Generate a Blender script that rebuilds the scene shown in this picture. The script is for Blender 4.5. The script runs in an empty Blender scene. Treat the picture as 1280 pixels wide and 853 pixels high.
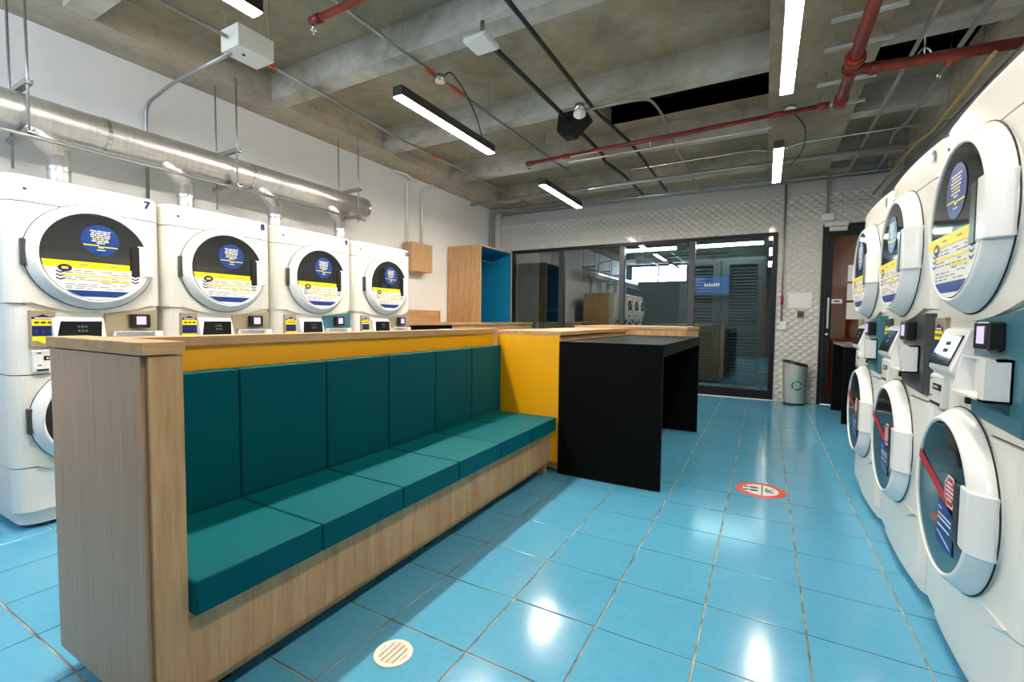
import bpy, bmesh, math, random
from mathutils import Vector, Matrix
random.seed(7)
S = bpy.context.scene
COL = S.collection
PI = math.pi

# ---------------------------------------------------------------- camera
cd = bpy.data.cameras.new('camera'); cam = bpy.data.objects.new('camera', cd); COL.objects.link(cam)
F_PX, TH, PITCH, ROLL, EYE = 572.28, .5035, .0476, .0102, 1.25
fw = Vector((-math.sin(TH)*math.cos(PITCH), math.cos(TH)*math.cos(PITCH), -math.sin(PITCH)))
rt = Vector((math.cos(TH), math.sin(TH), 0)); up = rt.cross(fw)
r2 = rt*math.cos(ROLL) + up*math.sin(ROLL); u2 = up*math.cos(ROLL) - rt*math.sin(ROLL)
M = Matrix((r2, u2, -fw)).transposed().to_4x4(); M.translation = (0, 0, EYE)
cam.matrix_world = M
cd.sensor_width = 36; cd.lens = F_PX/1280*36; cd.clip_start = .02; cd.clip_end = 60
S.camera = cam
# ---------------------------------------------------------------- world, exposure
w = bpy.data.worlds.new('world'); S.world = w; w.use_nodes = True
w.node_tree.nodes['Background'].inputs[0].default_value = (.75, .87, 1, 1)
w.node_tree.nodes['Background'].inputs[1].default_value = 26.0
S.view_settings.view_transform = 'Standard'; S.view_settings.look = 'None'
S.view_settings.gamma = 1; S.view_settings.use_curve_mapping = False
S.view_settings.exposure = 0.2
PENDANT, PENDANT_RIGHT = 180.0, 85.0   # the left row burns brighter than the right one
PENDANT_COL = (1, .90, .76)
S.cycles.max_bounces = 10; S.cycles.diffuse_bounces = 6; S.cycles.transparent_max_bounces = 12

# ---------------------------------------------------------------- materials
def lin(c):
    return tuple(((v/255)/12.92 if v/255 <= .04045 else ((v/255+.055)/1.055)**2.4) for v in c)
def mat(name, rgb, rough=.5, metal=0, coat=0, emit=None, es=0, spec=.5, ior=None):
    m = bpy.data.materials.new(name); m.use_nodes = True
    b = m.node_tree.nodes['Principled BSDF']
    b.inputs['Base Color'].default_value = (*rgb, 1); b.inputs['Roughness'].default_value = rough
    b.inputs['Metallic'].default_value = metal; b.inputs['Coat Weight'].default_value = coat
    b.inputs['Coat Roughness'].default_value = .08; b.inputs['Specular IOR Level'].default_value = spec
    if emit: b.inputs['Emission Color'].default_value = (*emit, 1); b.inputs['Emission Strength'].default_value = es
    return m
class G:
    def __init__(s, m): s.t = m.node_tree; s.b = s.t.nodes['Principled BSDF']
    def n(s, typ, **kw):
        x = s.t.nodes.new(typ)
        for k, v in kw.items():
            if k.startswith('i_'):
                key = k[2:]; key = int(key) if key.isdigit() else key.replace('_', ' ')
                x.inputs[key].default_value = v
            else: setattr(x, k, v)
        return x
    def l(s, a, b): s.t.links.new(a, b)
    def coords(s, scale=(1, 1, 1), kind='Object'):
        tc = s.n('ShaderNodeTexCoord'); mp = s.n('ShaderNodeMapping'); mp.inputs['Scale'].default_value = scale
        s.l(tc.outputs[kind], mp.inputs['Vector']); return mp.outputs['Vector']
    def noise(s, vec, sc, det=4, rough=.55, dist=0):
        x = s.n('ShaderNodeTexNoise'); x.inputs['Scale'].default_value = sc; x.inputs['Detail'].default_value = det
        x.inputs['Roughness'].default_value = rough; x.inputs['Distortion'].default_value = dist
        s.l(vec, x.inputs['Vector']); return x.outputs['Fac']
    def ramp(s, fac, stops):
        x = s.n('ShaderNodeValToRGB'); e = x.color_ramp.elements
        while len(e) < len(stops): e.new(.5)
        for i, (p, c) in enumerate(stops): e[i].position = p; e[i].color = (*c, 1)
        s.l(fac, x.inputs['Fac']); return x.outputs['Color']
    def mix(s, a, b, fac, typ='MULTIPLY'):
        x = s.n('ShaderNodeMix', data_type='RGBA', blend_type=typ)
        for v, i in ((fac, 0), (a, 6), (b, 7)):
            if hasattr(v, 'node'): s.l(v, x.inputs[i])
            else: x.inputs[i].default_value = v if i == 0 else (*v, 1)
        return x.outputs[2]
    def bump(s, h, st, d=.01):
        x = s.n('ShaderNodeBump'); x.inputs['Strength'].default_value = st; x.inputs['Distance'].default_value = d
        s.l(h, x.inputs['Height']); s.l(x.outputs['Normal'], s.b.inputs['Normal'])
    def math(s, op, a, b=None):
        x = s.n('ShaderNodeMath', operation=op)
        for i, v in enumerate((a, b)):
            if v is None: continue
            if hasattr(v, 'node'): s.l(v, x.inputs[i])
            else: x.inputs[i].default_value = v
        return x.outputs[0]

def wood(name, c0, c1, c2, scale, rough=.45):
    m = mat(name, c1, rough); g = G(m)
    v = g.coords(scale)
    f = g.noise(v, 3.2, 6, .6, .6); f2 = g.noise(v, 14, 3, .6)
    c = g.ramp(f, [(.25, c0), (.5, c1), (.72, c2)])
    c = g.mix(c, g.ramp(f2, [(.35, (.8, .78, .75)), (.55, (1, 1, 1))]), .6)
    g.l(c, g.b.inputs['Base Color']); g.bump(f2, .08, .002)
    return m
W0, W1, W2 = lin((174, 134, 92)), lin((194, 153, 108)), lin((208, 170, 124))
M_woodv = wood('oak_vertical', W0, W1, W2, (7, 7, .55))
M_woody = wood('oak_along', W0, W1, W2, (7, .55, 7))
M_woodg = wood('oak_end_panel', lin((186, 146, 116)), lin((196, 157, 127)), lin((204, 167, 137)), (12, 12, .25))
M_wooddk = wood('walnut_panel', lin((166, 78, 14)), lin((192, 98, 22)), lin((204, 116, 36)), (4, 4, .4), .2)

def concrete(name, c0, c1, c2):
    m = mat(name, c1, .85); g = G(m); v = g.coords()
    a = g.noise(v, 1.3, 8, .62, .4); b = g.noise(v, 9, 6, .7); s = g.noise(g.coords((1, 1, 5)), 2.2, 4, .6)
    c = g.ramp(a, [(.3, c0), (.5, c1), (.68, c2)])
    c = g.mix(c, g.ramp(b, [(.3, (.74, .72, .68)), (.52, (1, 1, 1)), (.75, (1.06, 1.05, 1.02))]), .7)
    c = g.mix(c, g.ramp(s, [(.36, (.75, .72, .66)), (.5, (1, 1, 1))]), .5)
    g.l(c, g.b.inputs['Base Color']); g.bump(b, .35, .01)
    return m
M_slab = concrete('slab_concrete', lin((134, 127, 110)), lin((154, 147, 127)), lin((168, 161, 143)))
M_beam = concrete('beam_concrete', lin((142, 138, 124)), lin((182, 180, 172)), lin((205, 205, 200)))
M_edge = concrete('edge_beam_concrete', lin((158, 153, 140)), lin((178, 173, 160)), lin((192, 180, 154)))
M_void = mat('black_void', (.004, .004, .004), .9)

def paint(name, c, rough=.6, amt=.06):
    m = mat(name, c, rough); g = G(m)
    f = g.noise(g.coords(), 1.1, 5, .6)
    k = 1-amt
    g.l(g.mix(c, g.ramp(f, [(.35, (k, k, k)), (.6, (1, 1, 1))]), 1), g.b.inputs['Base Color'])
    g.bump(g.noise(g.coords(), 90, 2), .06, .002)
    return m
M_wall = paint('white_wall_paint', (.85, .865, .87))
M_wallgray = paint('pale_grey_wall_paint', (.54, .56, .58))
M_rear = paint('slate_wall_paint', (.11, .125, .14))
# quilted wall tile
M_tilew = mat('quilted_white_tile', (.64, .63, .59), .14, coat=.3); g = G(M_tilew)
tc = g.n('ShaderNodeTexCoord'); sp = g.n('ShaderNodeSeparateXYZ'); g.l(tc.outputs['Object'], sp.inputs[0])
u = g.math('DIVIDE', sp.outputs['X'], .124); v = g.math('DIVIDE', sp.outputs['Z'], .104)
s1 = g.math('ABSOLUTE', g.math('SINE', g.math('MULTIPLY', g.math('ADD', u, v), PI)))
s2 = g.math('ABSOLUTE', g.math('SINE', g.math('MULTIPLY', g.math('SUBTRACT', u, v), PI)))
h = g.math('POWER', g.math('MULTIPLY', s1, s2), .8)
g.bump(h, .55, .03)
# floor tile
M_floor = mat('blue_floor_tile', lin((74, 160, 198)), .13, spec=.5); g = G(M_floor)
oi = g.n('ShaderNodeObjectInfo')
f = g.noise(g.coords(), 30, 4, .7); f1 = g.noise(g.coords(kind='Generated'), 2.0, 4, .6)
c = g.mix(lin((90, 167, 202)), g.ramp(f, [(.35, (.9, .93, .95)), (.6, (1, 1, 1))]), .8)
c = g.mix(c, g.ramp(f1, [(.3, (.93, .95, .96)), (.65, (1, 1, 1))]), .7)
c = g.mix(c, g.ramp(oi.outputs['Random'], [(0, (.93, .95, .97)), (1, (1.0, 1.0, 1.0))]), 1)
g.l(c, g.b.inputs['Base Color'])
rr = g.n('ShaderNodeMapRange'); g.l(f1, rr.inputs[0]); rr.inputs[3].default_value = .10; rr.inputs[4].default_value = .2
g.l(rr.outputs[0], g.b.inputs['Roughness'])
M_grout = mat('grout', lin((140, 138, 112)), .9); g = G(M_grout)
g.l(g.ramp(g.noise(g.coords(), 7, 4), [(.35, lin((92, 98, 88))), (.6, lin((186, 180, 150)))]), g.b.inputs['Base Color'])

M_enamel = mat('white_enamel', (.79, .775, .72), .3, coat=.5)
M_enamel2 = mat('white_plastic', (.82, .82, .81), .28, coat=.4)
M_seam = mat('seam_black', (.02, .02, .02), .7)
M_dglass = mat('dark_door_glass', (.018, .02, .022), .06, coat=.5)
M_taupe = mat('taupe_panel', lin((172, 160, 136)), .35, .3)
M_teal = mat('teal_panel', lin((62, 116, 132)), .3, .15)
M_charc = mat('charcoal_panel', lin((66, 72, 74)), .3, .15)
M_black = mat('black_plastic', (.012, .012, .013), .3)
M_screenb = mat('glossy_black_screen', (.008, .009, .012), .07, coat=.6)
M_led = mat('green_digits', (.008, .035, .025), .5, emit=(.1, .8, .45), es=.012)
M_readerscreen = mat('lilac_screen', (.4, .33, .6), .3, emit=(.62, .5, .9), es=.75)
M_navy = mat('navy_print', lin((22, 28, 92)), .4)
M_blue = mat('blue_print', lin((12, 58, 132)), .35)
M_yel = mat('yellow_print', lin((246, 222, 20)), .4)
M_whitep = mat('white_print', (.82, .82, .80), .45)
M_greyp = mat('grey_print', lin((130, 132, 140)), .5)
M_red = mat('red_print', lin((176, 40, 42)), .4)
M_orange = mat('orange_red_print', lin((226, 72, 38)), .35)
M_blackp = mat('black_print', (.02, .02, .02), .5)
M_green = mat('green_print', lin((16, 150, 76)), .4)
M_hinge = mat('hinge_grey', lin((84, 88, 92)), .35, .6)
M_yellow = mat('yellow_laminate', lin((243, 172, 0)), .38)
M_blacklam = mat('black_laminate', (.004, .004, .004), .5, spec=.06)
M_fabric = mat('teal_fabric', lin((0, 64, 76)), .6, spec=.6); g = G(M_fabric)
f = g.noise(g.coords((1, 1, 1)), 420, 2); g.l(g.mix(lin((0, 68, 80)), g.ramp(f, [(.3, (.78, .8, .8)), (.65, (1, 1, 1))]), 1), g.b.inputs['Base Color']); g.bump(f, .25, .002)
g.b.inputs['Sheen Weight'].default_value = .5; g.b.inputs['Sheen Roughness'].default_value = .45; g.b.inputs['Sheen Tint'].default_value = (0, .62, .68, 1); g.b.inputs['Specular Tint'].default_value = (.05, .8, .85, 1)
M_steel = mat('galvanised_steel', (.66, .66, .65), .36, .85); g = G(M_steel)
f = g.noise(g.coords((2, 14, 2)), 3, 4); g.l(g.ramp(f, [(.3, (.62, .63, .64)), (.65, (.76, .76, .75))]), g.b.inputs['Base Color'])
M_brush = mat('brushed_steel', (.80, .79, .77), .36, .75)
M_cond = mat('grey_conduit', (.36, .37, .37), .4, .7)
M_chrome = mat('bright_zinc', (.8, .8, .8), .25, 1)
M_redpipe = mat('red_pipe_paint', lin((158, 50, 38)), .4); g = G(M_redpipe)
g.l(g.ramp(g.noise(g.coords(), 6, 5), [(.35, lin((104, 34, 27))), (.62, lin((142, 50, 38)))]), g.b.inputs['Base Color'])
M_orangec = mat('orange_marker', lin((206, 84, 38)), .5)
M_blackpipe = mat('black_pipe', (.008, .008, .008), .5)
M_pvc = mat('white_pvc', (.78, .77, .73), .4)
M_yelpipe = mat('yellow_gas_pipe', lin((172, 146, 84)), .45)
M_frame = mat('black_aluminium', (.011, .011, .012), .45, spec=.3)
M_framegrey = mat('grey_frame', (.045, .048, .052), .4, .4)
M_pend = mat('dark_grey_housing', (.07, .065, .06), .4, .4)
M_lamp = mat('warm_led_diffuser', (.9, .9, .85), .4, emit=PENDANT_COL, es=PENDANT)
M_lampr = mat('warm_led_diffuser_dimmer', (.9, .9, .85), .4, emit=PENDANT_COL, es=PENDANT_RIGHT)
M_tube = mat('cool_tube', (.9, .9, .9), .4, emit=(.82, 1, .97), es=85)
M_tv = mat('blue_tv_picture', (.01, .05, .16), .2, emit=(.02, .14, .5), es=.9)
M_tvw = mat('tv_white_letters', (.8, .8, .8), .3, emit=(.9, .95, 1), es=1.2)
M_louv = mat('grey_louvre', (.10, .11, .115), .45, .2)
M_cabblue = mat('blue_cupboard_lining', lin((10, 118, 160)), .45)
M_lockb = mat('navy_locker', lin((24, 40, 62)), .4)
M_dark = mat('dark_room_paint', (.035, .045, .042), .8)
M_paper = mat('paper', (.78, .79, .78), .6)

def glassmat(name, tint, refl, rcol=(.92, .97, 1)):
    m = bpy.data.materials.new(name); m.use_nodes = True; t = m.node_tree; t.nodes.clear()
    o = t.nodes.new('ShaderNodeOutputMaterial'); mx = t.nodes.new('ShaderNodeMixShader')
    tr = t.nodes.new('ShaderNodeBsdfTransparent'); gl = t.nodes.new('ShaderNodeBsdfGlossy')
    tr.inputs[0].default_value = (*tint, 1); gl.inputs[0].default_value = (*rcol, 1); gl.inputs[1].default_value = 0.0
    fr = t.nodes.new('ShaderNodeFresnel'); fr.inputs[0].default_value = 1.5
    mr = t.nodes.new('ShaderNodeMapRange'); mr.inputs[3].default_value = refl; mr.inputs[4].default_value = 1
    t.links.new(fr.outputs[0], mr.inputs[0]); t.links.new(mr.outputs[0], mx.inputs[0])
    t.links.new(tr.outputs[0], mx.inputs[1]); t.links.new(gl.outputs[0], mx.inputs[2]); t.links.new(mx.outputs[0], o.inputs[0])
    return m
M_glass = glassmat('tinted_pane', (.62, .68, .68), .17)
M_glassclear = glassmat('clear_pane', (.75, .72, .66), .05)

# ---------------------------------------------------------------- mesh helpers
def bx(bm, x0, x1, y0, y1, z0, z1, mi=0):
    x0, x1 = min(x0, x1), max(x0, x1); y0, y1 = min(y0, y1), max(y0, y1); z0, z1 = min(z0, z1), max(z0, z1)
    v = [bm.verts.new(p) for p in ((x0,y0,z0),(x1,y0,z0),(x1,y1,z0),(x0,y1,z0),(x0,y0,z1),(x1,y0,z1),(x1,y1,z1),(x0,y1,z1))]
    fs = []
    for q in ((3,2,1,0),(4,5,6,7),(0,1,5,4),(1,2,6,5),(2,3,7,6),(3,0,4,7)):
        f = bm.faces.new([v[i] for i in q]); f.material_index = mi; fs.append(f)
    return fs
def bevel(bm, w, seg=2):
    bmesh.ops.bevel(bm, geom=list(bm.edges), offset=w, segments=seg, profile=.5, affect='EDGES', clamp_overlap=True)
def prism(bm, pts, axis, a, b, mi=0):
    """polygon pts (2-tuples) extruded from a to b along axis; other two axes in cyclic-free order (x<y<z)"""
    def mk(p, t):
        if axis == 'z': return (p[0], p[1], t)
        if axis == 'y': return (p[0], t, p[1])
        return (t, p[0], p[1])
    A = [bm.verts.new(mk(p, a)) for p in pts]; B = [bm.verts.new(mk(p, b)) for p in pts]
    n = len(pts); fs = [bm.faces.new(A), bm.faces.new(B[::-1])]
    for i in range(n): fs.append(bm.faces.new((A[i], B[i], B[(i+1) % n], A[(i+1) % n])))
    for f in fs: f.material_index = mi
    bmesh.ops.recalc_face_normals(bm, faces=fs)
    return fs
def tube(bm, pts, r, seg=10, cap=True, mi=0):
    pts = [Vector(p) for p in pts]; rings = []; n = len(pts)
    t0 = (pts[1]-pts[0]).normalized(); ref = Vector((0, 0, 1)) if abs(t0.z) < .9 else Vector((1, 0, 0))
    for i, p in enumerate(pts):
        if i == 0: t = t0
        elif i == n-1: t = (pts[i]-pts[i-1]).normalized()
        else: t = ((pts[i]-pts[i-1]).normalized()+(pts[i+1]-pts[i]).normalized()).normalized()
        a = (ref - t*ref.dot(t)).normalized(); b = t.cross(a); ref = a
        k = 1
        if 0 < i < n-1:
            cs = max(.5, t.dot((pts[i]-pts[i-1]).normalized())); k = 1
        rings.append([bm.verts.new(p + (a*math.cos(q*2*PI/seg)+b*math.sin(q*2*PI/seg))*r) for q in range(seg)])
    for i in range(n-1):
        for q in range(seg):
            f = bm.faces.new((rings[i][q], rings[i][(q+1) % seg], rings[i+1][(q+1) % seg], rings[i+1][q])); f.smooth = True; f.material_index = mi
    if cap:
        for rg in (rings[0][::-1], rings[-1]):
            f = bm.faces.new(rg); f.material_index = mi
def bend(pts, rad=.1, n=5):
    """round the corners of a polyline"""
    pts = [Vector(p) for p in pts]; out = [pts[0]]
    for i in range(1, len(pts)-1):
        a, b, c = pts[i-1], pts[i], pts[i+1]
        d = min(rad, (a-b).length*.45, (c-b).length*.45)
        p, q = b+(a-b).normalized()*d, b+(c-b).normalized()*d
        for k in range(n+1):
            t = k/n; out.append(p*(1-t)**2 + b*2*t*(1-t) + q*t*t)
    return out + [pts[-1]]
def lathe(bm, prof, cx, cz, y, seg=48, mi=0):
    """revolve (r, dy) profile about the local Y axis at (cx, ., cz)"""
    rings = []
    for r, d in prof:
        rings.append([bm.verts.new((cx+r*math.cos(2*PI*k/seg), y+d, cz+r*math.sin(2*PI*k/seg))) for k in range(seg)])
    fs = []
    for i in range(len(prof)-1):
        for k in range(seg):
            f = bm.faces.new((rings[i][k], rings[i][(k+1) % seg], rings[i+1][(k+1) % seg], rings[i+1][k])); f.smooth = True; f.material_index = mi; fs.append(f)
    bmesh.ops.recalc_face_normals(bm, faces=fs)
def poly(bm, pts3, mi=0):
    f = bm.faces.new([bm.verts.new(p) for p in pts3]); f.material_index = mi; return f
def obj(name, bm, mats, parent=None, shade=None):
    me = bpy.data.meshes.new(name); bm.to_mesh(me); bm.free()
    for m in (mats if isinstance(mats, (list, tuple)) else [mats]): me.materials.append(m)
    o = bpy.data.objects.new(name, me); COL.objects.link(o)
    if parent is not None:
        o.parent = parent
        if parent.type == 'EMPTY' and parent.get('wloc') and not parent.get('local'):
            o.location = -Vector(parent.location)
    return o
def tag(o, label, cat, group=None, kind=None):
    if label: o['label'] = label
    if cat: o['category'] = cat
    if group: o['group'] = group
    if kind: o['kind'] = kind
    return o
def single(name, bm, mats, label, cat, group=None):
    """a thing that is one mesh: authored in world coordinates, origin moved to its base"""
    co = [v.co for v in bm.verts]
    mn = Vector((min(c.x for c in co), min(c.y for c in co), min(c.z for c in co))); mx = Vector((max(c.x for c in co), max(c.y for c in co), max(c.z for c in co)))
    b = Vector(((mn.x+mx.x)/2, (mn.y+mx.y)/2, mn.z))
    bmesh.ops.translate(bm, verts=bm.verts, vec=-b)
    o = obj(name, bm, mats); o.location = b
    return tag(o, label, cat, group)
def thing(name, label, cat, loc, group=None, local=False, rz=0):
    """an Empty at the thing's base; its parts are authored in world coordinates unless local"""
    o = bpy.data.objects.new(name, None); COL.objects.link(o); o.location = loc; o.rotation_euler = (0, 0, rz)
    o.empty_display_size = .1; o['wloc'] = 1
    if local: o['local'] = 1
    return tag(o, label, cat, group)
def clean():
    for o in bpy.data.objects:
        for k in ('wloc', 'local'):
            if k in o: del o[k]
def B(): return bmesh.new()
def box(x0, x1, y0, y1, z0, z1, bv=0, seg=2):
    bm = B(); bx(bm, x0, x1, y0, y1, z0, z1)
    if bv: bevel(bm, bv, seg)
    return bm
def struct(name, bm, m, parent=None):
    o = obj(name, bm, m, parent)
    if parent is None: o['kind'] = 'structure'
    return o
def text(body, size, m, name, parent, mtx, thick=.0006, bold=.0, align='CENTER'):
    cu = bpy.data.curves.new('t', 'FONT'); cu.body = body; cu.size = size; cu.align_x = align; cu.align_y = 'CENTER'; cu.extrude = thick; cu.offset = bold
    cu.resolution_u = 3
    to = bpy.data.objects.new('t', cu); COL.objects.link(to)
    me = bpy.data.meshes.new_from_object(to.evaluated_get(bpy.context.evaluated_depsgraph_get()))
    bpy.data.objects.remove(to); bpy.data.curves.remove(cu)
    me.transform(mtx); me.materials.clear(); me.materials.append(m); me.name = name
    o = bpy.data.objects.new(name, me); COL.objects.link(o); o.parent = parent
    if parent.type == 'EMPTY' and parent.get('wloc') and not parent.get('local'): o.location = -Vector(parent.location)
    return o

# ================================================================ STRUCTURE
XL, XR, YF, YR = -4.9, 1.66, 8.34, -1.6     # left, right, far, rear wall planes
ZB, ZS = 3.45, 3.72                         # underside of beams, of slab
floor = struct('floor', box(XL-.1, XR+.1, YR-.1, YF+2.4, -.08, -.004), M_grout)
P, OX, OY = .3765, .187, 2.13
i0, i1 = math.floor((XL-OX)/P), math.ceil((XR-OX)/P); j0, j1 = math.floor((YR-OY)/P), math.ceil((YF-OY)/P)
tile_me = None; rest = B(); ntile = 0
GAP = .0036
for j in range(j0, j1):
    for i in range(i0, i1):
        x, y = OX+i*P, OY+j*P
        xc, yc = x+P/2, y+P/2
        # visible: aisle between bench and right machines, and the corner left of the bench
        vis = (.45 < y+P and y < 6.0 and ((-1.95 < xc < .95) or (xc < -1.95 and yc < 1.5 and xc > -3.95))) and x+P < XR and x > XL
        x0, x1, y0, y1 = max(x, XL), min(x+P, XR), max(y, YR), min(y+P, YF)
        if x1-x0 < .02 or y1-y0 < .02: continue
        if vis and ntile < 290:
            if tile_me is None:
                bm = box(GAP, P-GAP, GAP, P-GAP, -.008, 0, .0012, 1)
                tile_me = bpy.data.meshes.new('floor_tile'); bm.to_mesh(tile_me); bm.free(); tile_me.materials.append(M_floor)
            o = bpy.data.objects.new('floor_tile', tile_me); COL.objects.link(o); o.parent = floor; o.location = (x, y, random.uniform(-.0006, .0004)); ntile += 1
        else:
            bx(rest, x0+GAP, x1-GAP, y0+GAP, y1-GAP, -.008, 0)
o = obj('floor_tile_field', rest, M_floor, floor); o['kind'] = 'stuff'

struct('wall_left', box(XL-.15, XL, YR-.1, YF+2.4, 0, 4.3), M_wall)
struct('wall_right', box(XR, XR+.15, YR-.1, YF+.2, 0, 4.3), M_wallgray)
# rear wall with a daylight window added to brighten the upper left wall
bm = B(); RW = [(-4.75, -2.6)]; RZ0, RZ1 = 2.72, 3.41
xs = [XL] + [q for p_ in RW for q in p_] + [XR]
for a, b in zip(xs[::2], xs[1::2]): bx(bm, a, b, YR-.15, YR, 0, 4.3)
for a, b in RW: bx(bm, a, b, YR-.15, YR, 0, RZ0); bx(bm, a, b, YR-.15, YR, RZ1, 4.3)
struct('wall_rear', bm, M_rear)
for k_, (a, b) in enumerate(RW):
    wr = bpy.data.objects.new('window_%d' % (k_+2), None); COL.objects.link(wr); wr.location = ((a+b)/2, YR, RZ0); wr['kind'] = 'structure'; wr['wloc'] = 1
    bm = B(); bx(bm, a, b, YR-.10, YR-.05, RZ0, RZ0+.05); bx(bm, a, b, YR-.10, YR-.05, RZ1-.05, RZ1)
    for x in (a, (a+b)/2-.025, b-.05): bx(bm, x, x+.05, YR-.10, YR-.05, RZ0+.05, RZ1-.05)
    obj('window_frame', bm, M_frame, wr)
    ld = bpy.data.lights.new('portal', 'AREA'); ld.shape = 'RECTANGLE'; ld.size = b-a; ld.size_y = RZ1-RZ0; ld.cycles.is_portal = True
    lo_ = bpy.data.objects.new('window_portal', ld); COL.objects.link(lo_); lo_.location = ((a+b)/2, YR-.16, (RZ0+RZ1)/2); lo_.rotation_euler = (-PI/2, 0, PI)
    lo_.matrix_world = Matrix.Translation(((a+b)/2, YR-.16, (RZ0+RZ1)/2)) @ Matrix.Rotation(PI/2, 4, 'X')
# far wall with openings for the glazed partition and the door
PX0, PX1, PZ1 = -4.62, .146, 2.655
DX0, DX1, DZ1 = .725, 1.62, 2.71
bm = B()
for a in ((XL, PX0, 0, 4.3), (PX0, PX1, PZ1, 4.3), (PX1, DX0, 0, 4.3), (DX0, DX1, DZ1, 4.3), (DX1, XR, 0, 4.3)):
    bx(bm, a[0], a[1], YF+.012, YF+.16, a[2], a[3])
wallf = struct('wall_far', bm, M_wallgray)
ZT = 3.2
for (rx0, rx1, rz0, rz1) in ((XL, PX1, PZ1, ZT), (PX1, DX0, 0, ZT), (DX0, DX1, DZ1, ZT)):
    k = math.floor((rx0+.254)/.6)
    while -.254+k*.6 < rx1:
        x0, x1 = max(rx0, -.254+k*.6), min(rx1, -.254+(k+1)*.6); k += 1
        if x1-x0 < .01: continue
        for q in range(8):
            z0, z1 = max(rz0, q*.4), min(rz1, (q+1)*.4)
            if z1-z0 < .01: continue
            obj('wall_tile', box(x0+.0015, x1-.0015, YF-.004, YF+.012, z0+.0015, z1-.0015, .001, 1), M_tilew, wallf)

# ceiling: slab with two slots, cross beams, long beam, edge beam
LB0, LB1 = -.036, .738
bm = B()
HY0, HY1, HX0 = 4.72, 5.78, -1.78
bx(bm, XL, XR+.1, YR, HY0, ZS, ZS+.2); bx(bm, XL, XR+.1, HY1, YF+2.4, ZS, ZS+.2)
bx(bm, XL, HX0, HY0, HY1, ZS, ZS+.2); bx(bm, LB0, LB1, HY0, HY1, ZS, ZS+.2)
ceil = struct('ceiling', bm, M_slab)
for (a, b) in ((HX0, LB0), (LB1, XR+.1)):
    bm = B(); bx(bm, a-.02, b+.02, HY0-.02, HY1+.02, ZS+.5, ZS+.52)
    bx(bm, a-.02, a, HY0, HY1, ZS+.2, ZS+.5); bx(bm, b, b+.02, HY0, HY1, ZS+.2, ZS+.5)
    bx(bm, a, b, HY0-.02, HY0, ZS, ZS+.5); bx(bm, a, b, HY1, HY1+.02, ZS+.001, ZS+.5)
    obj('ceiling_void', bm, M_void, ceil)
obj('long_beam', box(LB0, LB1, YR, YF, ZB, ZS), M_slab, ceil)
obj('edge_beam', box(XL, -4.46, YR, YF, ZB, ZS), M_edge, ceil)
obj('edge_beam', box(1.50, XR+.1, YR, YF, ZB, ZS), M_edge, ceil)
for y in (-1.56, -.05, 1.40, 2.985, 4.53, 6.02, 7.52):
    for (a, b) in ((-4.46, LB0), (LB1, 1.5)):
        obj('cross_beam', box(a, b, y, y+.17, ZB-.002, ZS), M_beam, ceil)
obj('edge_beam', box(-4.46, 1.5, YF-.25, YF, ZB+.02, ZS), M_edge, ceil)

# room behind the glazed partition
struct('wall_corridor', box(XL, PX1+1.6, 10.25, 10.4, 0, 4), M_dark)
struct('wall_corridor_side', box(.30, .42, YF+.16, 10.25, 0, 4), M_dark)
# ---------------------------------------------------------------- glazed partition = window_1
win = bpy.data.objects.new('window_1', None); COL.objects.link(win); win.location = ((PX0+PX1)/2, YF, 0); win['kind'] = 'structure'; win['wloc'] = 1
obj('top_rail', box(PX0, PX1, YF-.015, YF+.1, PZ1-.055, PZ1), M_frame, win)
obj('bottom_rail', box(PX0, PX1, YF-.015, YF+.1, .012, .15), M_frame, win)
obj('jamb', box(PX1-.075, PX1, YF-.016, YF+.1, .012, PZ1), M_frame, win)
obj('jamb', box(PX0, PX0+.06, YF-.016, YF+.1, .012, PZ1), M_frame, win)
MUL = [(-3.56, -3.45), (-2.36, -2.27), (-1.165, -1.065)]
for a, b in MUL: obj('mullion', box(a, b, YF-.012, YF+.09, .15, PZ1-.055), M_framegrey, win)
edges = [PX0+.06] + [e for m_ in MUL for e in m_] + [PX1-.075]
for a, b in zip(edges[::2], edges[1::2]): obj('pane', box(a, b, YF+.03, YF+.038, .15, PZ1-.055), M_glass, win)
obj('threshold', box(PX0, PX1, YF-.04, YF+.1, -.002, .012), M_paper, win)
# ---------------------------------------------------------------- door_1
d = bpy.data.objects.new('door_1', None); COL.objects.link(d); d.location = (1.15, YF, 0); d['kind'] = 'structure'; d['wloc'] = 1
bm = B(); bx(bm, DX0, DX0+.05, YF-.02, YF+.12, 0, DZ1); bx(bm, DX1-.05, DX1, YF-.02, YF+.12, 0, DZ1); bx(bm, DX0+.05, DX1-.05, YF-.02, YF+.12, DZ1-.05, DZ1)
obj('door_frame', bm, M_frame, d)
bm = B(); bx(bm, DX0+.055, DX0+.14, YF, YF+.06, .01, DZ1-.055); bx(bm, DX1-.14, DX1-.055, YF, YF+.06, .01, DZ1-.055)
bx(bm, DX0+.14, DX1-.14, YF, YF+.06, DZ1-.17, DZ1-.055); bx(bm, DX0+.14, DX1-.14, YF, YF+.06, .01, .16)
leaf = obj('door_leaf', bm, M_frame, d)
obj('pane', box(DX0+.14, DX1-.14, YF+.025, YF+.033, .16, DZ1-.17), M_glassclear, d)
obj('backing_panel', box(DX0+.14, DX1-.14, YF+.045, YF+.06, .16, DZ1-.17), M_wooddk, d)
bm = B(); bx(bm, DX0+.085, DX0+.11, YF-.06, YF-.035, 1.16, 1.62); bx(bm, DX0+.09, DX0+.105, YF-.035, YF, 1.22, 1.24); bx(bm, DX0+.09, DX0+.105, YF-.035, YF, 1.54, 1.56)
o = obj('pull_handle', bm, M_chrome, d); o['label'] = 'slim vertical steel pull handle'
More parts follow.
